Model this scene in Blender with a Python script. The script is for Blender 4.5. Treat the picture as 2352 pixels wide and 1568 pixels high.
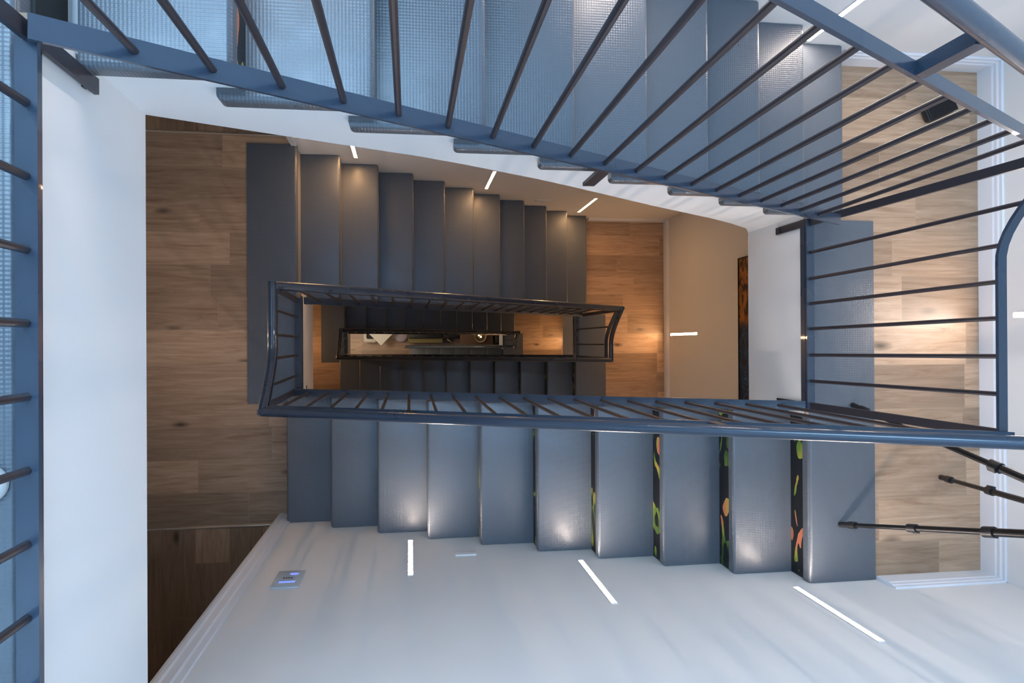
import bpy, bmesh, math, random
from mathutils import Vector, Matrix
for o in list(bpy.data.objects): bpy.data.objects.remove(o, do_unlink=True)
SC = bpy.context.scene
COL = SC.collection
PI = math.pi
# ------------------------------------------------------------------ camera, sky, light, exposure
ZC = 13.98                                   # height of the lens above the ground floor
def camera():
    rx, ry, rz = -0.0028, 0.1417, 0.0055
    R = Matrix.Rotation(rz, 3, 'Z') @ Matrix.Rotation(rx, 3, 'X') @ Matrix.Rotation(ry, 3, 'Y')
    cd = bpy.data.cameras.new('camera'); cd.sensor_width = 36.0; cd.sensor_fit = 'HORIZONTAL'
    cd.lens = 1645.5885/2352*36.0; cd.clip_start = .02; cd.clip_end = 100
    c = bpy.data.objects.new('camera', cd); COL.objects.link(c)
    c.matrix_world = Matrix.Translation((0, 0, ZC)) @ R.transposed().to_4x4()
    SC.camera = c
camera()
w = bpy.data.worlds.new('sky'); SC.world = w; w.use_nodes = True
bg = w.node_tree.nodes['Background']; bg.inputs[0].default_value = (.26, .52, 1.0, 1); bg.inputs[1].default_value = 3.0
SC.view_settings.view_transform = 'Standard'; SC.view_settings.look = 'None'
SC.view_settings.gamma = 1; SC.view_settings.use_curve_mapping = False
SC.view_settings.exposure = 0.45
def area_light(name, loc, sx, sy, power, color, rot=(0, 0, 0), spread=PI):
    l = bpy.data.lights.new(name, 'AREA'); l.shape = 'RECTANGLE'; l.size = sx; l.size_y = sy
    l.energy = power; l.color = color; l.spread = spread
    o = bpy.data.objects.new(name, l); COL.objects.link(o); o.location = (loc[0], loc[1], loc[2]+ZC); o.rotation_euler = rot
    return o
area_light('added_daylight', (-.55, 1.30, 1.35), 1.9, 1.9, 185, (.42, .70, 1.0), rot=(math.radians(-62), 0, 0))  # added lamp out of view, lights the south side but spares the third flight

# ------------------------------------------------------------------ helpers
def nmat(name):
    m = bpy.data.materials.new(name); m.use_nodes = True; nt = m.node_tree
    return m, nt, nt.nodes['Principled BSDF']
def N(nt, t, **kw):
    n = nt.nodes.new(t)
    for k, v in kw.items():
        if k.startswith('i_'):
            n.inputs[k[2:].replace('_', ' ')].default_value = v
        else: setattr(n, k, v)
    return n
def lk(nt, a, b): nt.links.new(a, b)
def wcoord(nt):
    g = N(nt, 'ShaderNodeNewGeometry'); return g.outputs['Position']
def plain(name, col, rough=.5, metal=0., bump=0., bscale=60., spec=.5, coat=0.):
    m, nt, b = nmat(name)
    b.inputs['Base Color'].default_value = (*col, 1); b.inputs['Roughness'].default_value = rough
    b.inputs['Metallic'].default_value = metal; b.inputs['Specular IOR Level'].default_value = spec
    b.inputs['Coat Weight'].default_value = coat
    p = wcoord(nt); nz = N(nt, 'ShaderNodeTexNoise', i_Scale=bscale, i_Detail=3.0); lk(nt, p, nz.inputs['Vector'])
    mr = N(nt, 'ShaderNodeMapRange'); mr.inputs[1].default_value = .3; mr.inputs[2].default_value = .7
    mr.inputs[3].default_value = max(0.02, rough-.02); mr.inputs[4].default_value = min(1, rough+.02)
    lk(nt, nz.outputs[0], mr.inputs[0]); lk(nt, mr.outputs[0], b.inputs['Roughness'])
    if bump:
        bp_ = N(nt, 'ShaderNodeBump', i_Strength=bump, i_Distance=.002); lk(nt, nz.outputs[0], bp_.inputs['Height'])
        lk(nt, bp_.outputs[0], b.inputs['Normal'])
    return m
def emis(name, col, st):
    m, nt, b = nmat(name)
    b.inputs['Base Color'].default_value = (.8, .8, .8, 1)
    b.inputs['Emission Color'].default_value = (*col, 1); b.inputs['Emission Strength'].default_value = st
    return m
def glass(name):
    m, nt, b = nmat(name); nt.nodes.remove(b)
    o = nt.nodes['Material Output']; t = N(nt, 'ShaderNodeBsdfTransparent'); g = N(nt, 'ShaderNodeBsdfGlossy', i_Roughness=.02); f = N(nt, 'ShaderNodeFresnel', i_IOR=1.45); x = N(nt, 'ShaderNodeMixShader')
    lk(nt, f.outputs[0], x.inputs[0]); lk(nt, t.outputs[0], x.inputs[1]); lk(nt, g.outputs[0], x.inputs[2]); lk(nt, x.outputs[0], o.inputs[0]); return m
def wood(name, along='X', tint=(1, 1, 1)):
    m, nt, b = nmat(name); p = wcoord(nt)
    sep = N(nt, 'ShaderNodeSeparateXYZ'); lk(nt, p, sep.inputs[0])
    a, c = ('X', 'Y') if along == 'X' else ('Y', 'X')
    cmb = N(nt, 'ShaderNodeCombineXYZ'); 
    ad = N(nt, 'ShaderNodeMath', operation='ADD'); ad.inputs[1].default_value = 4.3825; lk(nt, sep.outputs[c], ad.inputs[0])
    lk(nt, ad.outputs[0], cmb.inputs[1])
    dv = N(nt, 'ShaderNodeMath', operation='DIVIDE'); dv.inputs[1].default_value = .2135; lk(nt, ad.outputs[0], dv.inputs[0])
    fl_ = N(nt, 'ShaderNodeMath', operation='FLOOR'); lk(nt, dv.outputs[0], fl_.inputs[0])
    wn_ = N(nt, 'ShaderNodeTexWhiteNoise', noise_dimensions='1D'); lk(nt, fl_.outputs[0], wn_.inputs['W'])
    sx = N(nt, 'ShaderNodeMath', operation='MULTIPLY_ADD'); sx.inputs[1].default_value = 1.1; lk(nt, wn_.outputs[0], sx.inputs[0]); lk(nt, sep.outputs[a], sx.inputs[2])
    lk(nt, sx.outputs[0], cmb.inputs[0])      # every row of planks starts at its own place
    br = N(nt, 'ShaderNodeTexBrick', offset=.0, offset_frequency=2, squash=1.0)
    br.inputs['Scale'].default_value = 1.0; br.inputs['Brick Width'].default_value = .9
    br.inputs['Row Height'].default_value = .2135; br.inputs['Mortar Size'].default_value = .0014
    br.inputs['Mortar Smooth'].default_value = .2; br.inputs['Bias'].default_value = 0
    br.inputs['Color1'].default_value = (0, 0, 0, 1); br.inputs['Color2'].default_value = (1, 1, 1, 1)
    br.inputs['Mortar'].default_value = (.5, .5, .5, 1)
    lk(nt, cmb.outputs[0], br.inputs['Vector'])
    # every plank shifts the grain pattern
    sh = N(nt, 'ShaderNodeVectorMath', operation='SCALE'); sh.inputs['Scale'].default_value = 7.3; lk(nt, br.outputs['Color'], sh.inputs[0])
    av = N(nt, 'ShaderNodeVectorMath', operation='ADD'); lk(nt, cmb.outputs[0], av.inputs[0]); lk(nt, sh.outputs[0], av.inputs[1])
    mp = N(nt, 'ShaderNodeMapping'); mp.inputs['Scale'].default_value = (1.5, 15, 1); lk(nt, av.outputs[0], mp.inputs[0])
    n1 = N(nt, 'ShaderNodeTexNoise', i_Scale=1.1, i_Detail=8.0, i_Roughness=.66, i_Distortion=1.9); lk(nt, mp.outputs[0], n1.inputs['Vector'])
    mp2 = N(nt, 'ShaderNodeMapping'); mp2.inputs['Scale'].default_value = (4, 95, 1); lk(nt, av.outputs[0], mp2.inputs[0])
    n2 = N(nt, 'ShaderNodeTexNoise', i_Scale=1.0, i_Detail=4.0, i_Roughness=.6); lk(nt, mp2.outputs[0], n2.inputs['Vector'])
    mp3 = N(nt, 'ShaderNodeMapping'); mp3.inputs['Scale'].default_value = (2.2, 5.5, 1); lk(nt, av.outputs[0], mp3.inputs[0])
    vo = N(nt, 'ShaderNodeTexVoronoi', i_Scale=.85); lk(nt, mp3.outputs[0], vo.inputs['Vector'])
    cr = N(nt, 'ShaderNodeValToRGB'); e = cr.color_ramp.elements
    e[0].position = .28; e[0].color = (.20*tint[0], .105*tint[1], .052*tint[2], 1)
    e[1].position = .66; e[1].color = (.58*tint[0], .40*tint[1], .265*tint[2], 1)
    x = cr.color_ramp.elements.new(.45); x.color = (.42*tint[0], .27*tint[1], .165*tint[2], 1)
    mixg = N(nt, 'ShaderNodeMath', operation='MULTIPLY_ADD'); mixg.inputs[1].default_value = .30; lk(nt, n2.outputs[0], mixg.inputs[0])
    m1 = N(nt, 'ShaderNodeMath', operation='MULTIPLY'); m1.inputs[1].default_value = .74; lk(nt, n1.outputs[0], m1.inputs[0]); lk(nt, m1.outputs[0], mixg.inputs[2])
    lk(nt, mixg.outputs[0], cr.inputs[0])
    # plank tone
    bw = N(nt, 'ShaderNodeRGBToBW'); lk(nt, br.outputs['Color'], bw.inputs[0])
    tn = N(nt, 'ShaderNodeMapRange'); tn.inputs[3].default_value = .66; tn.inputs[4].default_value = 1.12; lk(nt, bw.outputs[0], tn.inputs[0])
    ml = N(nt, 'ShaderNodeVectorMath', operation='SCALE'); lk(nt, cr.outputs[0], ml.inputs[0]); lk(nt, tn.outputs[0], ml.inputs['Scale'])
    # knots
    kr = N(nt, 'ShaderNodeMapRange'); kr.inputs[1].default_value = .02; kr.inputs[2].default_value = .13; kr.inputs[3].default_value = .22; kr.inputs[4].default_value = 1.
    lk(nt, vo.outputs['Distance'], kr.inputs[0])
    ml2 = N(nt, 'ShaderNodeVectorMath', operation='SCALE'); lk(nt, ml.outputs[0], ml2.inputs[0]); lk(nt, kr.outputs[0], ml2.inputs['Scale'])
    # seams
    mx = N(nt, 'ShaderNodeMix', data_type='RGBA'); lk(nt, br.outputs['Fac'], mx.inputs[0]); lk(nt, ml2.outputs[0], mx.inputs[6])
    mx.inputs[7].default_value = (.42*tint[0], .30*tint[1], .19*tint[2], 1)
    lk(nt, mx.outputs[2], b.inputs['Base Color'])
    b.inputs['Roughness'].default_value = .38
    bm_ = N(nt, 'ShaderNodeBump', i_Strength=.15, i_Distance=.001); lk(nt, n2.outputs[0], bm_.inputs['Height']); lk(nt, bm_.outputs[0], b.inputs['Normal'])
    return m
def tread_mat(name):
    # grey resin step covering with a fine square stud grid pressed into it
    m, nt, b = nmat(name); p = wcoord(nt)
    sep = N(nt, 'ShaderNodeSeparateXYZ'); lk(nt, p, sep.inputs[0])
    outs = []
    for ax in 'XY':
        mu = N(nt, 'ShaderNodeMath', operation='MULTIPLY'); mu.inputs[1].default_value = 2*PI/.0085; lk(nt, sep.outputs[ax], mu.inputs[0])
        s = N(nt, 'ShaderNodeMath', operation='SINE'); lk(nt, mu.outputs[0], s.inputs[0]); outs.append(s)
    pr = N(nt, 'ShaderNodeMath', operation='ADD'); lk(nt, outs[0].outputs[0], pr.inputs[0]); lk(nt, outs[1].outputs[0], pr.inputs[1])
    nz = N(nt, 'ShaderNodeTexNoise', i_Scale=9.0, i_Detail=3.0); lk(nt, p, nz.inputs['Vector'])
    mr = N(nt, 'ShaderNodeMapRange'); mr.inputs[1].default_value = .3; mr.inputs[2].default_value = .7; mr.inputs[3].default_value = .27; mr.inputs[4].default_value = .33
    b.inputs['Roughness'].default_value = .33
    # the studs fade out where the covering has worn smooth
    g = N(nt, 'ShaderNodeMapRange'); g.inputs[1].default_value = .3; g.inputs[2].default_value = .6; g.inputs[3].default_value = .3; lk(nt, nz.outputs[0], g.inputs[0])
    mm = N(nt, 'ShaderNodeMath', operation='MULTIPLY'); lk(nt, pr.outputs[0], mm.inputs[0]); lk(nt, g.outputs[0], mm.inputs[1])
    bu = N(nt, 'ShaderNodeBump', i_Strength=.3, i_Distance=.001); lk(nt, mm.outputs[0], bu.inputs['Height']); lk(nt, bu.outputs[0], b.inputs['Normal'])
    b.inputs['Base Color'].default_value = (.092, .106, .124, 1)
    b.inputs['Coat Weight'].default_value = .45; b.inputs['Coat Roughness'].default_value = .27
    return m
def mural_mat(name, seed, warm=False):
    # printed jungle leaves and petals on black
    m, nt, b = nmat(name); p = wcoord(nt)
    mp = N(nt, 'ShaderNodeMapping'); mp.inputs['Location'].default_value = (seed*1.7, seed*.9, seed*.37); mp.inputs['Scale'].default_value = (1, 1, 1.6)
    mp.inputs['Rotation'].default_value = (.5, .2, .3); lk(nt, p, mp.inputs[0])
    vo = N(nt, 'ShaderNodeTexVoronoi', i_Scale=4.2); lk(nt, mp.outputs[0], vo.inputs['Vector'])
    nz = N(nt, 'ShaderNodeTexNoise', i_Scale=9.0 if warm else 2.4, i_Detail=1.0, i_Distortion=1.2); lk(nt, mp.outputs[0], nz.inputs['Vector'])
    r1 = N(nt, 'ShaderNodeValToRGB'); r1.color_ramp.interpolation = 'CONSTANT'; e = r1.color_ramp.elements
    cols = [(0, (.004, .005, .006)), (.675, (.03, .08, .015)), (.69, (.15, .24, .03)), (.70, (.35, .36, .05)), (.712, (.03, .06, .02)), (.75, (.50, .18, .08)), (.765, (.45, .38, .06)), (.785, (.02, .03, .02))] if not warm else \
           [(0, (.004, .005, .01)), (.40, (.01, .03, .07)), (.47, (.02, .09, .22)), (.51, (.006, .01, .02)), (.56, (.03, .13, .30)), (.60, (.01, .02, .05))]
    e[0].position = 0; e[0].color = (*cols[0][1], 1); e[1].position = cols[1][0]; e[1].color = (*cols[1][1], 1)
    for q, c in cols[2:]:
        x = r1.color_ramp.elements.new(q); x.color = (*c, 1)
    ad = N(nt, 'ShaderNodeMath', operation='MULTIPLY_ADD'); ad.inputs[1].default_value = .25; lk(nt, vo.outputs['Distance'], ad.inputs[0]); lk(nt, nz.outputs[0], ad.inputs[2])
    lk(nt, ad.outputs[0], r1.inputs[0])
    if not warm:      # leaves cut out of black: one noise makes the outlines, another one their colour
        n2 = N(nt, 'ShaderNodeTexNoise', i_Scale=5.5, i_Detail=.5, i_Distortion=1.6); lk(nt, mp.outputs[0], n2.inputs['Vector'])
        mk = N(nt, 'ShaderNodeMath', operation='GREATER_THAN'); mk.inputs[1].default_value = .615; lk(nt, n2.outputs[0], mk.inputs[0])
        n3 = N(nt, 'ShaderNodeTexNoise', i_Scale=3.1, i_Detail=3.0); lk(nt, mp.outputs[0], n3.inputs['Vector'])
        rr = N(nt, 'ShaderNodeValToRGB'); q = rr.color_ramp.elements; q[0].position = .38; q[0].color = (.04, .10, .02, 1); q[1].position = .62; q[1].color = (.62, .20, .10, 1)
        for ps, cc in ((.46, (.14, .24, .03)), (.53, (.42, .42, .05))):
            z_ = q.new(ps); z_.color = (*cc, 1)
        lk(nt, n3.outputs[0], rr.inputs[0])
        mxx = N(nt, 'ShaderNodeMix', data_type='RGBA'); mxx.inputs[6].default_value = (.004, .005, .006, 1); lk(nt, mk.outputs[0], mxx.inputs[0]); lk(nt, rr.outputs[0], mxx.inputs[7])
        lk(nt, mxx.outputs[2], b.inputs['Base Color'])
    if warm:   # the upper part of the picture is orange foliage
        sep = N(nt, 'ShaderNodeSeparateXYZ'); lk(nt, p, sep.inputs[0])
        st = N(nt, 'ShaderNodeMapRange'); st.inputs[1].default_value = .12; st.inputs[2].default_value = .2; lk(nt, sep.outputs['Y'], st.inputs[0])
        r2 = N(nt, 'ShaderNodeValToRGB'); f = r2.color_ramp.elements; f[0].position = .4; f[0].color = (.02, .008, .003, 1); f[1].position = .6; f[1].color = (.42, .15, .02, 1)
        lk(nt, nz.outputs[0], r2.inputs[0])
        mx = N(nt, 'ShaderNodeMix', data_type='RGBA'); lk(nt, st.outputs[0], mx.inputs[0]); lk(nt, r1.outputs[0], mx.inputs[6]); lk(nt, r2.outputs[0], mx.inputs[7])
        lk(nt, mx.outputs[2], b.inputs['Base Color'])
    b.inputs['Roughness'].default_value = .5
    return m
M = dict(riserg=plain('greige_board', (.34, .32, .29), .5),
    glass=glass('window_glass'),
    wall=plain('wall_paint', (.80, .80, .79), .62, bump=.12, bscale=220),
    trim=plain('white_gloss_trim', (.80, .82, .86), .35),
    wood=wood('oak_planks'), woody=wood('oak_planks_corridor', 'Y', (.85, .82, .8)),
    tread=tread_mat('grey_step_covering'),
    metal=plain('slate_blue_paint', (.030, .047, .074), .28, bscale=2.5, coat=.4),
    rod=plain('dark_brown_steel', (.035, .032, .040), .38, metal=.3),
    led=emis('led_diffuser_warm', (1., .56, .26), 92.0), leds=emis('led_diffuser_soft', (1., .66, .42), 30.0), ledn=emis('led_diffuser_neutral', (1., .83, .72), 108.0), ledframe=plain('led_housing', (.75, .72, .7), .4),
    brass=plain('threshold_metal', (.75, .66, .55), .3, metal=1.),
    black=plain('black_plastic', (.012, .012, .013), .4), grip=plain('black_aluminium', (.02, .02, .022), .3, metal=.6),
    steel=plain('bright_steel', (.6, .6, .62), .25, metal=1.),
    panel=plain('pale_grey_plastic', (.52, .60, .66), .35), blue=emis('blue_indicator', (.05, .12, 1.), .9), white=plain('white_plastic', (.82, .82, .8), .35),
    mural=mural_mat('jungle_print', 1.0), mural2=mural_mat('jungle_print_lower', 4.0), art=mural_mat('picture_print', 2.0, True),
    cream=plain('cream_lacquer', (.75, .72, .62), .4), ivory=plain('ivory_cloth', (.80, .80, .72), .8), lilac=plain('lilac_fabric', (.42, .38, .44), .9, bump=.6, bscale=300),
    olive=plain('olive_fabric', (.22, .19, .08), .9), charcoal=plain('charcoal_fabric', (.03, .032, .036), .85), walnut=plain('walnut_board', (.16, .09, .05), .5),
    brassy=plain('polished_brass', (.85, .62, .25), .25, metal=1.), bulb=emis('warm_bulb', (1., .55, .2), 9.), sealant=plain('white_sealant', (.7, .72, .76), .4),
)
def finish(o, bm, mat, parent, smooth=35):
    me = bpy.data.meshes.new(o); bmesh.ops.recalc_face_normals(bm, faces=bm.faces)
    off = Vector((0, 0, ZC))
    q = parent
    while q is not None: off -= q.location; q = q.parent
    for v in bm.verts: v.co += off
    bm.to_mesh(me); bm.free()
    for m in (mat if isinstance(mat, (list, tuple)) else [mat]): me.materials.append(m)
    ob = bpy.data.objects.new(o, me); COL.objects.link(ob)
    if parent is not None: ob.parent = parent
    if smooth:
        for p in me.polygons: p.use_smooth = True
        me.set_sharp_from_angle(angle=math.radians(smooth))
    return ob
def tag(o, label, cat, group=None):
    o['label'] = label; o['category'] = cat
    if group: o['group'] = group
    return o
def struct(o, label=None, cat=None):
    o['kind'] = 'structure'
    if label: o['label'] = label; o['category'] = cat
    return o
def thing(name, loc, label, cat, group=None):
    o = bpy.data.objects.new(name, None); COL.objects.link(o); o.location = (loc[0], loc[1], loc[2]+ZC)
    o.empty_display_size = .1
    return tag(o, label, cat, group)
def box(bm, x0, x1, y0, y1, z0, z1, bev=0, seg=3, edges=None):
    vs = [bm.verts.new((x, y, z)) for x in (x0, x1) for y in (y0, y1) for z in (z0, z1)]
    f = [(0, 1, 3, 2), (4, 6, 7, 5), (0, 4, 5, 1), (2, 3, 7, 6), (0, 2, 6, 4), (1, 5, 7, 3)]
    fs = [bm.faces.new([vs[i] for i in q]) for q in f]
    if bev:
        es = {e for g in fs for e in g.edges}
        if edges: es = {e for e in es if edges(e)}
        bmesh.ops.bevel(bm, geom=list(es), offset=bev, segments=seg, profile=.5, affect='EDGES', clamp_overlap=True)
    return bm
def BX(*a, **k): return box(bmesh.new(), *a, **k)
def frame_of(d, up=Vector((0, 0, 1))):
    d = d.normalized(); s = d.cross(up)
    if s.length < 1e-4: s = d.cross(Vector((1, 0, 0)))
    s.normalize(); return d, s, s.cross(d).normalized()
def bar(bm, p0, p1, wd, ht, side=None):
    """flat bar from p0 to p1; wd = width along the side vector, ht = the other way"""
    p0, p1 = Vector(p0), Vector(p1); d, s, u = frame_of(p1-p0)
    if side is not None:
        s = Vector(side); s = (s - d*s.dot(d)).normalized(); u = s.cross(d).normalized()
    r = [[bm.verts.new(p + s*a*wd/2 + u*b*ht/2) for a, b in ((-1, -1), (1, -1), (1, 1), (-1, 1))] for p in (p0, p1)]
    for i in range(4): bm.faces.new((r[0][i], r[0][(i+1) % 4], r[1][(i+1) % 4], r[1][i]))
    bm.faces.new(r[0][::-1]); bm.faces.new(r[1]); return bm
def sweep(bm, pts, prof, side=None, closed_prof=True):
    """sweep a profile (list of (s,u)) along pts; side fixes the profile's s axis"""
    pts = [Vector(p) for p in pts]; rings = []
    for i, p in enumerate(pts):
        d = (pts[min(i+1, len(pts)-1)] - pts[max(i-1, 0)]).normalized()
        k = 1.
        if side is not None:
            s = Vector(side); s = (s - d*s.dot(d)).normalized(); u = s.cross(d).normalized()
        else: d, s, u = frame_of(d)
        rings.append([bm.verts.new(p + s*a + u*b) for a, b in prof])
    n = len(prof)
    for a, b in zip(rings, rings[1:]):
        for i in range(n): bm.faces.new((a[i], a[(i+1) % n], b[(i+1) % n], b[i]))
    bm.faces.new(rings[0][::-1]); bm.faces.new(rings[-1]); return bm
def circ(r, n=16): return [(r*math.cos(2*PI*i/n), r*math.sin(2*PI*i/n)) for i in range(n)]
def rect(a, b): return [(-a/2, -b/2), (a/2, -b/2), (a/2, b/2), (-a/2, b/2)]
def tube(bm, pts, r, n=16): return sweep(bm, pts, circ(r, n))
def prism_xz(bm, poly, y0, y1):
    """polygon in X-Z pushed from y0 to y1"""
    a = [bm.verts.new((x, y0, z)) for x, z in poly]; b = [bm.verts.new((x, y1, z)) for x, z in poly]
    n = len(poly)
    f1 = bm.faces.new(a); f2 = bm.faces.new(b[::-1])
    for i in range(n): bm.faces.new((a[i], b[i], b[(i+1) % n], a[(i+1) % n]))
    bmesh.ops.triangulate(bm, faces=[f1, f2], quad_method='BEAUTY', ngon_method='EAR_CLIP'); return bm
def lathe(bm, c, prof, n=24):
    rings = []
    for r, z in prof:
        rings.append([bm.verts.new((c[0]+r*math.cos(2*PI*i/n), c[1]+r*math.sin(2*PI*i/n), c[2]+z)) for i in range(n)])
    for a, b in zip(rings, rings[1:]):
        for i in range(n): bm.faces.new((a[i], a[(i+1) % n], b[(i+1) % n], b[i]))
    bm.faces.new(rings[0][::-1]); bm.faces.new(rings[-1]); return bm

# ------------------------------------------------------------------ measurements (lens = origin)
LV = [-1.41, -3.16, -4.933, -7.567, -9.869, -12.583, -13.98]
YT, YB, XE, XW_ = 1.336, -1.141, 2.785, -1.75
# flight: upper level, first nosing x, direction, going, rise, number of nosings, rail y (+ = far side), well edge of the treads
FL = [dict(l=0, x=-.6588, d=1, g=.289, r=.175, n=10, yr=.560, yr2=.530, ye=.574, tp=1.285, fl=1.10),
      dict(l=1, x=1.8632, d=-1, g=.2944, r=.1773, n=10, yr=-.300, ye=-.325, tp=1.28, fl=1.10),
      dict(l=2, x=-.7416, d=1, g=.2584, r=.2395, n=11, yr=.293, ye=.318, tp=1.28, fl=1.10),
      dict(l=3, x=1.7695, d=-1, g=.2687, r=.2093, n=11, yr=-.148, ye=-.173, tp=1.28, fl=1.10),
      dict(l=4, x=-.8587, d=1, g=.2671, r=.2467, n=11, yr=.166, ye=.190, tp=1.28, fl=1.10),
      dict(l=5, x=1.640, d=-1, g=.272, r=.1996, n=7, yr=-.046, ye=-.068, tp=.95, fl=.80)]
def nose_z(f, X): return LV[f['l']] - f['r']*(X-f['x'])*f['d']/f['g']
EDGE = [-.680, 1.853, -.715, 1.757, -.838, 1.636]     # well edge of each landing
TS = .574
WORDS = ['topmost', 'second from the top', 'third from the top', 'fourth from the top', 'fifth from the top', 'lowest']

# ------------------------------------------------------------------ the shaft
TOP, LOW = 2.7, LV[6]
def wall(name, boxes, mat=None):
    bm = bmesh.new()
    for b in boxes: box(bm, *b)
    return struct(finish(name, bm, mat or M['wall'], None, 0))
XL_OUT = -2.1
WX0, WX1, WZ0, WZ1 = -1.6, .5, .35, 2.45
wall('wall_north', [(-.76, XE+.15, YT, YT+.15, LOW, WZ0), (XW_-.15, -.76, YT, YT+.15, LV[2]+2.45, WZ0), (XW_-.15, WX0, YT, YT+.15, WZ0, WZ1), (WX1, XE+.15, YT, YT+.15, WZ0, WZ1), (XW_-.15, XE+.15, YT, YT+.15, WZ1, TOP), (XW_-.15, -.76, YT, YT+.15, LOW, LV[2]-TS-.004)])
wall('wall_south', [(-.86, XE+.15, YB-.06, YB, LOW, TOP), (XW_-.15, -.86, YB-.06, YB, LV[2]+2.75, TOP), (XW_-.15, -.86, YB-.06, YB, LOW, LV[2]-TS-.004)])
wall('wall_east', [(XE, XE+.15, YB, YT, LOW, TOP)])
wall('wall_west', [(XW_-.15, XW_, YB-.06, YT+.15, LOW, LV[0]-TS-.002)])
wall('wall_west', [(-4.75, -4.6, YB-.2, YT+.15, LV[0]-TS, TOP)])
bm = bmesh.new()
for q in ((WX0, WX1, WZ0, WZ0+.06), (WX0, WX1, WZ1-.06, WZ1), (WX0, WX0+.06, WZ0, WZ1), (WX1-.06, WX1, WZ0, WZ1), (-.58, -.52, WZ0, WZ1)): box(bm, q[0], q[1], YT+.05, YT+.11, q[2], q[3])
wn = struct(finish('added_window_1', bm, M['trim'], None, 0))  # unseen window, added and sized for the cool side light
finish('pane', BX(WX0+.06, WX1-.06, YT+.075, YT+.081, WZ0+.06, WZ1-.06), M['glass'], wn, 0)
# corridor pockets behind the two openings of the left landing
def corridor(y0, y1, x0, x1, z, h):
    s = 1 if y1 > y0 else -1
    a, b = min(y0, y1), max(y0, y1)
    fl = struct(finish('floor', BX(x0, x1, a, b, z-.1, z), M['woody'], None, 0), 'dark oak plank corridor floor beyond the metal threshold on the '+('near' if s < 0 else 'far')+' side', 'floor')
    wall('wall_corridor', [(x0-.1, x0, a, b, z-.1, z+h), (x1, x1+.1, a, b, z-.1, z+h), (x0-.1, x1+.1, (y1 if s > 0 else y1-.1), (y1+.1 if s > 0 else y1), z-.1, z+h)])
    struct(finish('ceiling', BX(x0-.1, x1+.1, a, b, z+h, z+h+.1), M['wall'], None, 0))
corridor(YB-.06, -4.2, XW_-.1, -.45, LV[2], 2.75)
corridor(YT+.06, 3.6, XW_-.1, -.45, LV[2], 2.45)
# door casing where the south wall ends, standing on the left landing
bm = bmesh.new()
prof = [(-.866, YB-.062), (-.866, YB+.016), (-.852, YB+.022), (-.835, YB+.022), (-.828, YB+.016), (-.800, YB+.016), (-.792, YB+.010), (-.770, YB+.008), (-.766, YB), (-.766, YB-.062)]
a = [bm.verts.new((x, y, LV[2])) for x, y in prof]; b = [bm.verts.new((x, y, LV[2]+2.75)) for x, y in prof]
for i in range(len(prof)): bm.faces.new((a[i], a[(i+1) % len(prof)], b[(i+1) % len(prof)], b[i]))
bm.faces.new(a[::-1]); bm.faces.new(b)
struct(finish('trim_1', bm, M['trim'], None, 0), 'white moulded door casing at the end of the lower wall', 'trim')
bm = bmesh.new(); box(bm, -.775, -.742, YT-.012, YT+.15, LV[2], LV[2]+2.45)
struct(finish('trim_2', bm, M['trim'], None, 0))
for k, y in enumerate((YT+.058, YB-.055)):
    struct(finish('trim_%d' % (k+3), BX(XW_, -.78 if k == 0 else -.866, y-.007, y+.007, LV[2]-.002, LV[2]+.004, bev=.002), M['brass'], None), 'thin metal threshold strip across the oak floor at the '+('upper' if k == 0 else 'lower')+' opening', 'trim')
# ground floor
struct(finish('floor', BX(-4, 4.5, -3, 4, LOW-.1, LOW), M['wood'], None, 0), 'oak floor at the very bottom of the stairwell', 'floor')

# top storey around the well with its glazed roof
wall('wall_south', [(-4.6, XW_-.15, YB-.2, YB-.05, LV[0]-TS, TOP)])
wall('wall_north', [(-4.6, XW_-.15, YT, YT+.15, LV[0]-TS, TOP)])
bm = bmesh.new()
for b in ((-4.6, -.75, YB-.2, YT+.15), (1.45, XE+.15, YB-.2, YT+.15), (-.75, 1.45, YB-.2, -1.08), (-.75, 1.45, .55, YT+.15)): box(bm, *b, TOP, TOP+.15)
struct(finish('ceiling', bm, M['wall'], None, 0))

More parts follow.
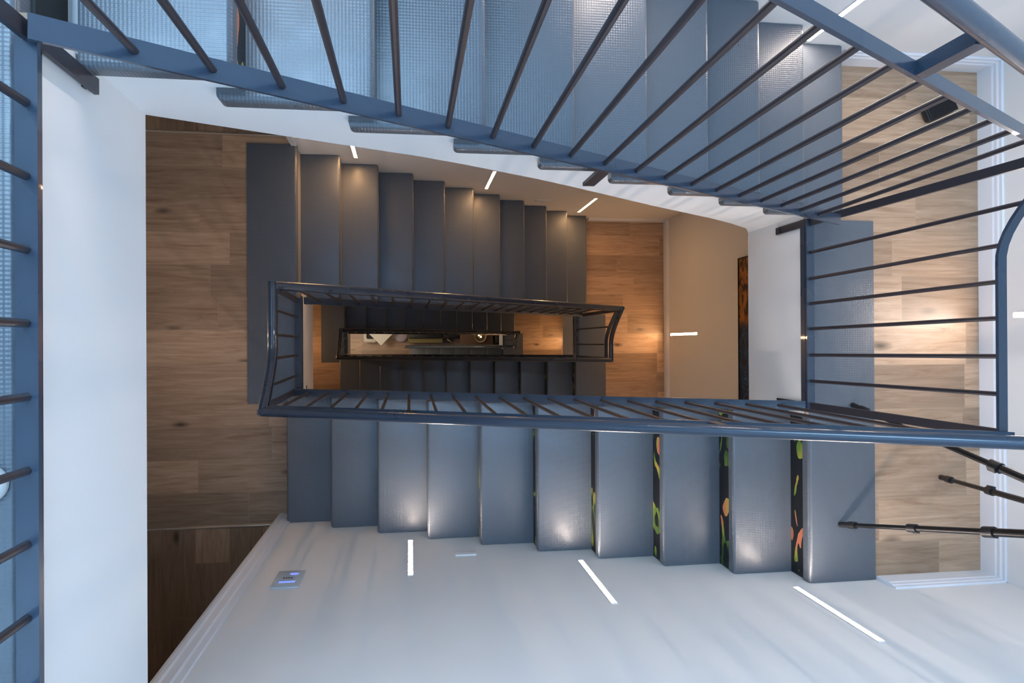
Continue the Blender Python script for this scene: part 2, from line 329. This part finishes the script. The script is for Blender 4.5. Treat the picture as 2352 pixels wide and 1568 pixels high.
# ------------------------------------------------------------------ landings
SIDE = ['left', 'right']
def mat_strip(x0, x1, y0, y1, z, sgn, rx, parent):
    """grey covering strip with a rounded nosing at the well side (sgn: which x side is the nosing)"""
    xe = x1 if sgn > 0 else x0
    def ed(e):
        a, b = (v.co for v in e.verts)
        return (abs(a.x-xe) < 1e-5 and abs(b.x-xe) < 1e-5 and a.z > z-.001 and b.z > z-.001)
    bm = BX(x0, x1, y0, y1, z-.05, z+.006, bev=.018, seg=4, edges=ed)
    return finish('edge_strip', bm, M['tread'], parent)
for i in range(6):
    left = i % 2 == 0; e = EDGE[i]; z = LV[i]
    x0, x1 = (XW_+.002, e) if left else (e, XE)
    if i == 0: x0 = -4.598
    root = thing('stair_landing', ((x0+x1)/2, 0, z-TS), '%s %s landing, %s' % (['first', 'first', 'second', 'second', 'third', 'third'][i], SIDE[not left], ['at the top with deep white fascia at the left edge', 'wide, pale oak, with tripod and small black case on it', 'oak, with deep grey strip and black railing, second down at left', 'oak, lit by the vertical lamp on the beige wall', 'small one seen through the narrow well at left', 'small glowing one at the bottom right of the well'][i]), 'landing')
    root['label'] = ['top landing slab with deep white fascia along the left edge', 'pale oak landing at the right, tripod and small black case on it', 'brown oak landing at the left, in front of the two metal thresholds', 'orange lit oak landing below the lamp on the beige wall', 'sliver of oak landing at the left end inside the narrow well', 'small bright oak landing at the right end inside the narrow well'][i]
    y1, y0 = YT, YB
    # the slab is cut back behind the first riser of the leaving flight and behind the last step of the arriving one
    dn = FL[i]['x'] if i else -.682
    dep = dn-.022 if left else dn+.022
    ysp = FL[i]['ye']+(.031 if left else -.031)
    fm = FL[i-1] if i else None
    arr = e if not fm else e
    sl, pf = bmesh.new(), bmesh.new()
    for bm, za, zb in ((sl, z-TS, z-.012), (pf, z-.012, z)):
        if left:
            box(bm, x0, dep, ysp, y1-.002, za, zb); box(bm, x0, arr, y0+.002, ysp, za, zb)
        else:
            box(bm, dep, x1-.002, y0+.002, ysp, za, zb); box(bm, arr, x1-.002, ysp, y1-.002, za, zb)
        if i == 2:
            box(bm, x0, -.78, YT-.002, YT+.06, za, zb); box(bm, x0, -.87, YB-.06, YB+.002, za, zb)
    finish('slab', sl, M['wall'], root, 0)
    finish('plank_floor', pf, M['wood'], root, 0)
    # covering strip along the well edge, on the side of the flight that leaves this landing
    fd = FL[i]; xs = fd['x']
    if left:
        ys = {0: YB, 2: -.390, 4: -.24}[i]
        mat_strip({0: -1.25, 2: -1.061, 4: -1.175}[i], {0: -.70}.get(i, xs), ys, YT-.002, z, 1, 0, root)
    else:
        ys = {1: .577, 3: .31, 5: .175}[i]
        mat_strip(xs, {1: 2.2024, 3: 2.105, 5: 1.99}[i], YB+.002, ys, z, -1, 0, root)
    # dark metal cap along the slab edge
    cy0, cy1 = (-.42 if i else YB, FL[i]['yr']+.03) if left else (FL[i]['yr']-.03, FL[i-1]['yr']+.02)
    bm = BX(e-.004 if left else e-.006, e+.006 if left else e+.004, cy0, cy1, z-.03, z+.008)
    finish('edge_cap', bm, M['metal'], root, 0)

# baseboards
def board(name, pts, h, z, inward, lab=None):
    """moulded skirting; pts = polyline in plan on the wall face, inward = list of inward normals per segment"""
    bm = bmesh.new()
    prof = [(0, 0), (.018, 0), (.018, h*.62), (.014, h*.68), (.014, h*.80), (.009, h*.86), (.009, h*.97), (.004, h), (0, h)]
    for (a, b), n in zip(zip(pts, pts[1:]), inward):
        r0 = [bm.verts.new((a[0]+n[0]*d, a[1]+n[1]*d, z+u)) for d, u in prof]; r1 = [bm.verts.new((b[0]+n[0]*d, b[1]+n[1]*d, z+u)) for d, u in prof]
        for k in range(len(prof)): bm.faces.new((r0[k], r0[(k+1) % len(prof)], r1[(k+1) % len(prof)], r1[k]))
        bm.faces.new(r0[::-1]); bm.faces.new(r1)
    return struct(finish(name, bm, M['trim'], None, 0), lab, 'baseboard' if lab else None)
board('baseboard_east', [(XE, YB), (XE, YT)], .14, LV[1], [(-1, 0)], 'white moulded baseboard behind the pale oak landing at right')
board('baseboard_north', [(1.98, YT), (XE, YT)], .14, LV[1], [(0, -1)])
board('baseboard_south', [(2.21, YB), (XE, YB)], .14, LV[1], [(0, 1)])
board('baseboard_east', [(XE+.0, YB), (XE, YT)], .12, LV[3], [(-1, 0)], 'white baseboard under the beige lamp-lit wall')
board('baseboard_north', [(1.90, YT), (XE, YT)], .12, LV[3], [(0, -1)])

# ------------------------------------------------------------------ flights
FNAME = ['top flight of glossy blue-grey steps crossing the upper edge', 'lower flight of blue-grey steps with jungle-print risers below the blue handrail', 'dark grey flight of steps between brown landing and beige wall', 'dark brown flight of steps just under the blue handrail', 'dark flight of steps in a row along the upper side of the well', 'lowest short flight at the bottom of the narrow well']
for i, f in enumerate(FL):
    d, g, r, n = f['d'], f['g'], f['r'], f['n']; z0 = LV[f['l']]; X = f['x']; far = f['ye'] > 0
    yw = YT if far else YB; s = 1 if far else -1
    root = thing('stair_flight', (X+d*g*n/2, (f['ye']+yw)/2, LV[i+1]), FNAME[i], 'stairs')
    yb = f['ye'] + s*.031                      # face of the white carriage, set back under the treads
    # carriage: saw-toothed above, straight or gently curved soffit below
    end = EDGE[i+1] if i+1 < 6 else X+d*g*n
    SOF = [(-.704, -1.984), (-.326, -2.161), (.086, -2.352), (.525, -2.633), (1.067, -3.045), (1.48, -3.336), (1.74, -3.55), (1.808, -3.642), (1.852, -3.734)]
    def soffit(x):
        if i: return nose_z(f, x)-.50
        for (xa, za), (xb, zb) in zip(SOF, SOF[1:]):
            if x <= xb: return za+(zb-za)*(x-xa)/(xb-xa)
        return SOF[-1][1]
    bm = bmesh.new()
    for k in range(n-1):
        xa = (X+d*k*g if (i or k) else -.682) - d*.022; xb = X+d*(k+1)*g - d*.022; zt = z0-(k+1)*r-.045
        cuts = [xa, (xa+xb)/2, xb]
        if (end-xa)*d > 0 and (xb-end)*d > 0: cuts = sorted(set(cuts+[end]), key=lambda q: q*d)
        for p, q in zip(cuts, cuts[1:]):
            over = ((p+q)/2-end)*d > 0
            zp, zq = (LV[i+1]+.001,)*2 if over else (soffit(p), soffit(q))
            pts = [(p, zp), (q, zq), (q, zt), (p, zt)]
            A = [bm.verts.new((x, yb, z)) for x, z in pts]; B = [bm.verts.new((x, yw-s*.002, z)) for x, z in pts]
            bm.faces.new(A); bm.faces.new(B[::-1])
            for j in range(4): bm.faces.new((A[j], B[j], B[(j+1) % 4], A[(j+1) % 4]))
    finish('carriage', bm, M['wall'], root, 0)
    for k in range(n):                         # risers first, then the tread in front of each
        xn = X+d*k*g
        if i == 0 and k == 0: xn = -.682
        xa, xb = sorted((xn-d*.021, xn-d*.010))
        finish('riser', BX(xa, xb, min(yb, yw-s*.002), max(yb, yw-s*.002), z0-(k+1)*r+.001, z0-k*r-.044), M['mural'] if i < 2 else M['riserg'] if i == 2 else M['mural2'], root, 0)
        if k == n-1: break
        zt = z0-(k+1)*r; xf = X+d*(k+1)*g; xr = X+d*k*g-d*.015
        ye = f['ye']
        def ed(e):
            a, b = (v.co for v in e.verts)
            if a.z < zt-.02 and b.z < zt-.02: return False
            if abs(a.x-xf) < 1e-5 and abs(b.x-xf) < 1e-5: return True
            return abs(a.y-ye) < 1e-5 and abs(b.y-ye) < 1e-5 and abs(a.z-b.z) < 1e-5
        xs2, ys2 = sorted((xr, xf)), sorted((ye, yw-s*.002))
        bm = BX(xs2[0], xs2[1], ys2[0], ys2[1], zt-.046, zt, bev=.015, seg=4, edges=ed)
        if k or i:                             # the covering returns round the end of the step above
            xq = xr-d*.062
            xs2, ys2 = sorted((xr, xq)), sorted((ye, yb-s*.001))
            def ed2(e):
                a, b = (v.co for v in e.verts)
                if a.z < zt-.02 and b.z < zt-.02: return False
                return abs(a.y-ye) < 1e-5 and abs(b.y-ye) < 1e-5 and (abs(a.z-b.z) < 1e-5 or abs(a.x-xq) < 1e-5)
            b2 = BX(xs2[0], xs2[1], ys2[0], ys2[1], zt-.046, zt, bev=.015, seg=4, edges=ed2)
            tmp = bpy.data.meshes.new('tmp'); b2.to_mesh(tmp); b2.free(); bm.from_mesh(tmp); bpy.data.meshes.remove(tmp)
        finish('tread', bm, M['tread'], root)
# pale sealant bead at the foot of the top riser
# ------------------------------------------------------------------ railings
RLAB = ['slate-blue railing of the top flight with many slanted rods, upper right', 'railing with long blue handrail crossing under the well, above the jungle-print steps', 'dark railing of the upper side of the inner well, beside dark grey steps', 'black railing along the lower side of the inner well', 'thin black railing on the upper side of the innermost well', 'short black railing at the very bottom of the well']
LLAB = ['blue railing cut off by the left edge of the photo', 'blue railing with six rods in front of the pale oak landing', 'dark blue railing with curved handrail in front of the brown oak landing', 'black railing with two rods and double curved top at the right', 'tiny black railing at the left end of the innermost well', 'tiny black railing at the right end of the innermost well']
XH = [-.665, 1.905, -.672, 1.802, -.806, 1.680]      # handrail line over each landing edge
def base_cap(f, x): return nose_z(f, x)+.050
for i, f in enumerate(FL):
    d = f['d']; xa = EDGE[i]; xb = EDGE[i+1] if i < 5 else f['x']+d*f['g']*6.3
    lean = .006 if f['yr'] > 0 else -.006
    if i == 0: lean = .004
    yr = f['yr']; yt = yr+lean if i else .552
    YR = lambda x: yr+(f.get('yr2', yr)-yr)*(x-xa)/(xb-xa)
    root = thing('stair_railing', ((xa+xb)/2, yr, nose_z(f, (xa+xb)/2)), RLAB[i], 'railing')
    wd = .046
    sd = (0, 1, 0)
    P0 = (xa+d*.02, YR(xa), base_cap(f, xa+d*.02)); P1 = (xb-d*.0, YR(xb), base_cap(f, xb))
    finish('bottom_rail', bar(bmesh.new(), P0, P1, wd, .010, sd), M['metal'], root, 0)
    topx = [EDGE_T for EDGE_T in (xa+d*.03, xb+d*.03)]
    zt = lambda x, h: nose_z(f, x)+h
    xs_ = XH[i]; xe_ = XH[i+1] if i < 5 else xb
    if i in (0, 2): xe_ += .04
    finish('top_rail', bar(bmesh.new(), (xs_-d*.0, yt, zt(xs_, f['fl'])), (xe_, yt, zt(xe_, f['fl'])), .031, .012, sd), M['metal'], root, 0)
    finish('handrail', tube(bmesh.new(), [(xs_, yt, zt(xs_, f['tp'])), (xe_, yt, zt(xe_, f['tp']))], .0212), M['metal'], root)
    step = .1225 if d > 0 else .124
    x = {0: -.514, 1: 1.73, 2: -.60, 3: 1.64, 4: -.72, 5: 1.5}[i]
    while (x-xb)*d < -.05:
        b = bmesh.new(); tube(b, [(x, YR(x), base_cap(f, x)), (x, yt, zt(x, f['fl']))], .0078, 10)
        finish('baluster', b, M['rod'], root); x += d*step
    for x in ({0: (.61,), 1: (.35,)}.get(i, ())):      # posts bolted to the outside of the steps
        b = bmesh.new(); box(b, x-.020, x+.020, YR(x)-.006, YR(x)+.006, base_cap(f, x)-.27, base_cap(f, x)-.004)
        finish('side_bracket', b, M['rod'], root, 0)
    for x in ({0: (-.45, 1.03), 1: (1.1, .0), 2: (.2, 1.4), 3: (1., .1)}.get(i, ())):
        b = bmesh.new(); bar(b, (x, yt, zt(x, f['fl'])+.004), (x, yt, zt(x, f['tp'])-.015), .03, .03, sd); finish('stanchion', b, M['metal'], root, 0)
def landing_rail(i):
    left = i % 2 == 0; e = EDGE[i]; z = LV[i]; o = -1 if left else 1
    xb = {0: -.672, 1: 1.862, 2: -.735, 3: 1.785, 4: -.845, 5: 1.645}[i]
    xt = {0: -.665, 1: 1.885, 2: -.690, 3: 1.805, 4: -.815, 5: 1.665}[i]
    xh = XH[i]
    fd, fa = FL[i], (FL[i-1] if i else None)
    ydep = fd['yr']; yarr = fa['yr'] if fa else YB+.01
    root = thing('landing_railing', (xb, (ydep+yarr)/2, z), LLAB[i], 'railing')
    sg = 1 if ydep > yarr else -1
    finish('bottom_rail', BX(xb-.019, xb+.019, min(ydep, yarr)-.018, max(ydep, yarr)+.018, z+.020, z+.032), M['metal'], root, 0)
    def curve(hd, ha, x, x2):
        # level for most of the way, then sweeping up to meet the arriving flight
        pts = []; L_ = abs(yarr-ydep)
        for k in range(25):
            t = k/24; y = ydep+(yarr-ydep)*t
            u = max(0, (t*L_-(L_-.30))/.30) if ha is not None else 0
            u = max(0, min(1, u)); q = u*u*(1.6-.6*u)
            pts.append((x + (x2-x)*q, y, hd+((ha-hd)*q if ha is not None else 0)))
        return pts
    hf = z+fd['fl']+.0; ht = z+fd['tp']
    if i == 5: hf, ht = z+1.0, z+1.15
    af = nose_z(fa, xt)+fa['fl'] if fa else None; at = nose_z(fa, xh)+fa['tp'] if fa else None
    cf = curve(hf, af, xt, xt+ {1: .04, 3: .03}.get(i, 0)); ct = curve(ht, at, xh, xh+{1: .04, 3: .02}.get(i, 0))
    finish('top_rail', sweep(bmesh.new(), cf, rect(.031, .012), side=(1, 0, 0)), M['metal'], root, 20)
    ct = [(ct[0][0], ct[0][1]-(.02*(1 if yarr > ydep else -1)), ct[0][2])]+ct+[(ct[-1][0], ct[-1][1]+.02*(1 if yarr > ydep else -1), ct[-1][2])]
    finish('handrail', tube(bmesh.new(), ct, .0212), M['metal'], root)
    ys = {0: [.432-.1305*k for k in range(12)], 1: [.419, .296, .179, .061, -.062, -.184], 2: [.181, .052, -.07, -.203], 3: [.149, -.013], 4: [.08, -.03], 5: [.06]}[i]
    for y in ys:
        j = min(range(len(cf)), key=lambda q: abs(cf[q][1]-y)); b = bmesh.new()
        yt = y+{1: .012}.get(i, 0); j = min(range(len(cf)), key=lambda q: abs(cf[q][1]-yt))
        tube(b, [(xb, y, z+.03), (cf[j][0], yt, cf[j][2])], .0078, 10); finish('baluster', b, M['rod'], root)
    # corner posts run past the landing edge and are bolted to its face
    for y, top, dn in ((ydep, hf, .26), (yarr, (af if af else hf), .26 if i in (1,) else .1)):
        if i == 0 and y == yarr: continue
        xx = xb - o*0
        b = bmesh.new(); bar(b, (xx, y, z+.035), (cf[0][0] if y == ydep else cf[-1][0], y, top), .032, .012, (0, 1, 0)); finish('corner_post', b, M['rod'], root, 0)
        if i < 3:
            yo = y
            b = bmesh.new(); bar(b, (xb+(.004 if left else -.016), yo, z+.022), (xb+(.004 if left else -.016), yo, z-.25), .034, .010, (0, 1, 0))
            finish('corner_bracket', b, M['rod'], root, 0)
            b = bmesh.new(); box(b, min(e, xb)-.016, max(e, xb)+.004, yo-.016, yo+.016, z-.22, z-.205); finish('bracket_foot', b, M['rod'], root, 0)
for i in range(6): landing_rail(i)

# ------------------------------------------------------------------ vertical light bars let into the walls
def led(name_loc, nrm, z0, z1, label, group=None):
    x, y = name_loc
    root = thing('wall_light', (x, y, z0), label, 'lamp', group)
    h = .011
    if nrm[0]:
        s = nrm[0]; a = sorted((x, x+s*.004)); c = sorted((x+s*.001, x+s*.0044))
        finish('housing', BX(a[0], a[1], y-.015, y+.015, z0-.004, z1+.004), M['ledframe'], root, 0)
        finish('diffuser', BX(c[0], c[1], y-h, y+h, z0, z1), M['leds' if x < -1 and z1 > -5 else 'led' if z1 < -4.5 else 'ledn'], root)
    else:
        s = nrm[1]; a = sorted((y, y+s*.004)); c = sorted((y+s*.001, y+s*.0044))
        finish('housing', BX(x-.015, x+.015, a[0], a[1], z0-.004, z1+.004), M['ledframe'], root, 0)
        finish('diffuser', BX(x-h, x+h, c[0], c[1], z0, z1), M['leds' if x < -1 and z1 > -5 else 'led' if z1 < -4.5 else 'ledn'], root)
led((-.002, YB), (0, 1), -4.20, -3.57, 'leftmost glowing light bar on the lower white wall, nearly upright')
led((.880, YB), (0, 1), -3.67, -3.045, 'middle slanted light bar on the lower white wall')
led((1.768, YB), (0, 1), -3.11, -2.50, 'longest slanted light bar on the lower white wall, at the right')
led((-.375, YT), (0, -1), -5.22, -4.60, 'leftmost light bar on the beige strip of wall above dark steps')
led((.658, YT), (0, -1), -6.13, -5.51, 'middle light bar on the beige strip of wall above dark steps')
led((1.708, YT), (0, -1), -7.12, -6.43, 'right light bar on the beige strip of wall, beside the last dark steps')
led((XE, .119), (-1, 0), -2.97, -2.35, 'light bar at the right edge of the photo behind blue railing')
led((XE, .087), (-1, 0), -7.40, -6.68, 'horizontal-looking light bar on the beige wall at the right landing')
led((-.30, YT), (0, -1), -1.75, -1.12, 'light bar beside the topmost steps, out past the upper edge', 'light bars along the topmost steps')
led((.74, YT), (0, -1), -2.35, -1.72, 'light bar beside the topmost steps, out past the upper edge', 'light bars along the topmost steps')
led((1.75, YT), (0, -1), -2.95, -2.32, 'light bar beside the topmost steps, out past the upper edge', 'light bars along the topmost steps')
led((XW_, .06), (1, 0), -4.25, -3.6, 'light bar hidden behind the left fascia, lighting the brown landing')
led((XW_, .06), (1, 0), -9.6, -8.95, 'light bar low on the left wall of the innermost landing')
led((XE, .06), (-1, 0), -12.4, -11.75, 'light bar behind the small bright landing deep in the well')

area_light('ground_ceiling_lamp', (-1.2, .25, -11.0), .5, .5, 15, (1., .80, .60))
# ------------------------------------------------------------------ wall fittings
t = thing('control_panel', (-.59, YB, -3.72), 'square wall control panel glowing blue on the lower white wall', 'control panel')
finish('plate', BX(-.655, -.522, YB, YB+.008, -3.722, -3.470, bev=.003), M['panel'], t)
for (x, z, rx_, rz_) in ((-.570, -3.665, .022, .017), ):
    b = bmesh.new(); lathe_pts = [bmesh.ops.create_circle(b, cap_ends=True, segments=20, radius=1)]
    for v in b.verts: v.co = Vector((x+v.co.x*rx_, YB+.0086, z+v.co.y*rz_))
    finish('display', b, M['blue'], t, 0)
finish('lit_line', BX(-.625, -.550, YB+.008, YB+.0092, -3.556, -3.535, bev=.0005), M['blue'], t)
for k in range(4): finish('button', BX(-.614+k*.012, -.607+k*.012, YB+.008, YB+.009, -3.612, -3.598), M['black'], t, 0)
t = tag(finish('socket_plate', BX(.236, .350, YB, YB+.010, -3.92, -3.85, bev=.003), M['white'], None), 'small white blank plate on the lower white wall, between two light bars', 'socket')
tag(finish('socket_plate', BX(1.17, 1.29, YT-.010, YT, -6.62, -6.54, bev=.003), M['white'], None), 'small pale plate on the beige wall strip between middle and right light bars', 'socket')
t = thing('framed_picture', (XE, 0, -5.72), 'dark blue and orange picture on the beige wall, half hidden by the slab', 'picture')
finish('canvas', BX(XE-.03, XE-.005, -.74, .70, -5.72, -4.70), M['art'], t, 0)
b = bmesh.new()
for q in ((-.75, -.74, -5.73, -4.69), (.70, .71, -5.73, -4.69)): box(b, XE-.036, XE, q[0], q[1], q[2], q[3])
box(b, XE-.036, XE, -.74, .70, -5.73, -5.72); box(b, XE-.036, XE, -.74, .70, -4.70, -4.69)
finish('frame', b, M['black'], t, 0)

# ------------------------------------------------------------------ tripod on the right landing
def tripod():
    apex = Vector((2.214, -.594, -2.0))
    feet = [Vector((2.020, -.868, -3.152)), Vector((2.088, -.302, -3.152)), Vector((2.555, -.662, -3.158))]
    t = thing('camera_tripod', (2.22, -.6, -3.16), 'black camera tripod standing on the right landing, partly out of frame', 'tripod')
    for k, f in enumerate(feet):
        a = (f-apex).normalized(); top = apex + Vector((a.x, a.y, 0)).normalized()*.045
        P = lambda q: f.lerp(top, q)
        b = bmesh.new(); tube(b, [P(.04), P(.36)], .0100, 12); tube(b, [P(.34), P(.66)], .0125, 12); tube(b, [P(.64), P(.98)], .0155, 12)
        leg = finish('leg', b, M['grip'], t)
        b = bmesh.new(); tube(b, [P(0), P(.012), P(.05)], .0130, 12); tube(b, [P(.05), P(.085)], .0165, 12)
        finish('rubber_foot', b, M['black'], leg)
        for q, rr in ((.36, .0175), (.66, .021)):
            b = bmesh.new(); tube(b, [P(q-.018), P(q+.020)], rr, 12)
            d, s, u = frame_of(top-f); c = P(q)+s*rr*.9
            bar(b, c-d*.014, c+d*.020, .014, .020)
            finish('leg_lock', b, M['black'], leg)
        if k == 2:
            b = bmesh.new(); tube(b, [P(.70), P(.97)], .0185, 14); finish('foam_grip', b, M['black'], leg)
    finish('centre_column', tube(bmesh.new(), [(apex.x, apex.y, -2.25), (apex.x, apex.y, -1.75)], .013, 14), M['grip'], t)
    b = bmesh.new(); lathe(b, (apex.x, apex.y, -2.03), [(.02, 0), (.05, .01), (.055, .03), (.05, .06), (.03, .075)], 20); finish('crown', b, M['black'], t)
    b = bmesh.new(); lathe(b, (apex.x, apex.y, -1.75), [(.02, 0), (.028, .01), (.028, .03), (.02, .045), (.024, .05), (.024, .062)], 20); finish('ball_head', b, M['black'], t)
tripod()
# small black case on the landing
t = thing('black_case', (2.53, 1.12, -3.16), 'small black rounded case lying on the pale oak landing floor', 'case')
def cas(bm, sx, sy, z0, z1, bev):
    box(bm, -sx, sx, -sy, sy, z0, z1, bev=bev, seg=4)
    for v in bm.verts:
        c, s = math.cos(.42), math.sin(.42); x, y = v.co.x, v.co.y
        v.co.x, v.co.y = 2.535+x*c-y*s, 1.118+x*s+y*c
    return bm
finish('body', cas(bmesh.new(), .082, .040, -3.16, -3.112, .020), M['black'], t)
finish('lid', cas(bmesh.new(), .078, .036, -3.114, -3.104, .004), M['grip'], t)
# white door stop on the top landing
t = tag(finish('door_stop', lathe(bmesh.new(), (-.745, -.245, LV[0]+.006), [(.026, 0), (.033, .004), (.034, .016), (.028, .030), (.014, .037), (.002, .039)], 28), M['white'], None), 'round white rubber door stop at the far left edge', 'door stop')

# ------------------------------------------------------------------ things on the ground floor, seen through the innermost well
G = LOW
t = thing('stool', (-.73, .2, G), 'cream rounded stool with black cushion, deepest in the well at left', 'stool')
finish('seat_shell', BX(-.86, -.61, .03, .38, G+.14, G+.40, bev=.04), M['cream'], t)
finish('cushion', BX(-.80, -.64, .10, .34, G+.38, G+.45, bev=.03), M['charcoal'], t)
for x in (-.83, -.65):
    for y in (.07, .33): finish('leg', tube(bmesh.new(), [(x, y, G), (x, y, G+.16)], .012, 10), M['black'], t)
t = thing('side_table', (-.53, .17, G), 'ivory square side table turned corner-on, deepest in the well', 'table')
b = bmesh.new(); box(b, -.17, .17, -.17, .17, 0, .02, bev=.004)
for v in b.verts:
    x, y = v.co.x, v.co.y; v.co = Vector((-.525+(x-y)*.7071, .215+(x+y)*.7071, G+.56+v.co.z))
finish('tabletop', b, M['ivory'], t)
finish('leg', tube(bmesh.new(), [(-.525, .215, G), (-.525, .215, G+.56)], .02, 12), M['black'], t)
finish('base', lathe(bmesh.new(), (-.525, .215, G+.0), [(.07, 0), (.07, .012), (.02, .02)]), M['black'], t)
t = tag(finish('pouf', lathe(bmesh.new(), (-.17, .17, G), [(.10, 0), (.13, .03), (.135, .16), (.125, .24), (.09, .27), (.01, .28)], 28), M['lilac'], None), 'lilac fabric pouf beside the ivory table, deepest in the well', 'pouf')
t = thing('bench', (.26, .2, G), 'long low bench with olive front and black seat, deepest in the well', 'bench')
finish('frame', BX(-.03, .62, .02, .42, G+.02, G+.34, bev=.01), M['olive'], t)
finish('seat', BX(-.02, .61, .100, .42, G+.34, G+.40, bev=.02), M['black'], t)
finish('dark_infill', BX(.62, .93, .10, .42, G+.02, G+.36, bev=.01), M['black'], t)  # added black block, makes this end of the floor read dark
t = thing('brass_fitting', (.74, .05, G+.4), 'small brass fitting glinting deep in the well', 'fitting')
t.location.z = G+ZC
b = bmesh.new(); tube(b, [(.70, .085, G+.42), (.755, .05, G+.43), (.79, .02, G+.42)], .010, 10); finish('bar', b, M['brassy'], t)
finish('stand', tube(bmesh.new(), [(.745, .055, G), (.745, .055, G+.42)], .008, 10), M['black'], t)
t = thing('sideboard', (1.26, .18, G), 'low walnut sideboard carrying a round black lamp, deep in the well', 'cabinet')
finish('body', BX(.95, 1.56, .10, .50, G+.04, G+.40), M['walnut'], t, 0)
finish('top', BX(.94, 1.57, -.02, .51, G+.40, G+.42, bev=.003), M['walnut'], t)
for k in range(2): finish('door', BX(.96+k*.30, 1.25+k*.30, .088, .10, G+.06, G+.39, bev=.002), M['walnut'], t)
t = thing('table_lamp', (1.32, .14, G+.42), 'round black lamp with glowing bulbs on the walnut sideboard', 'lamp')
finish('bowl', lathe(bmesh.new(), (1.32, .14, G+.42), [(.05, 0), (.10, .02), (.12, .07), (.115, .08), (.09, .04), (.02, .03)], 28), M['black'], t)
for dx, dy in ((-.025, 0), (.02, .02), (.01, -.03)):
    finish('bulb', lathe(bmesh.new(), (1.32+dx, .16+dy, G+.46), [(.003, 0), (.012, .008), (.016, .02), (.010, .034), (.002, .038)], 14), M['bulb'], t)
tag(finish('speaker', BX(1.60, 1.73, .0, .22, G, G+.60, bev=.01), M['black'], None), 'upright black box speaker beside the walnut sideboard, deep in the well', 'speaker')
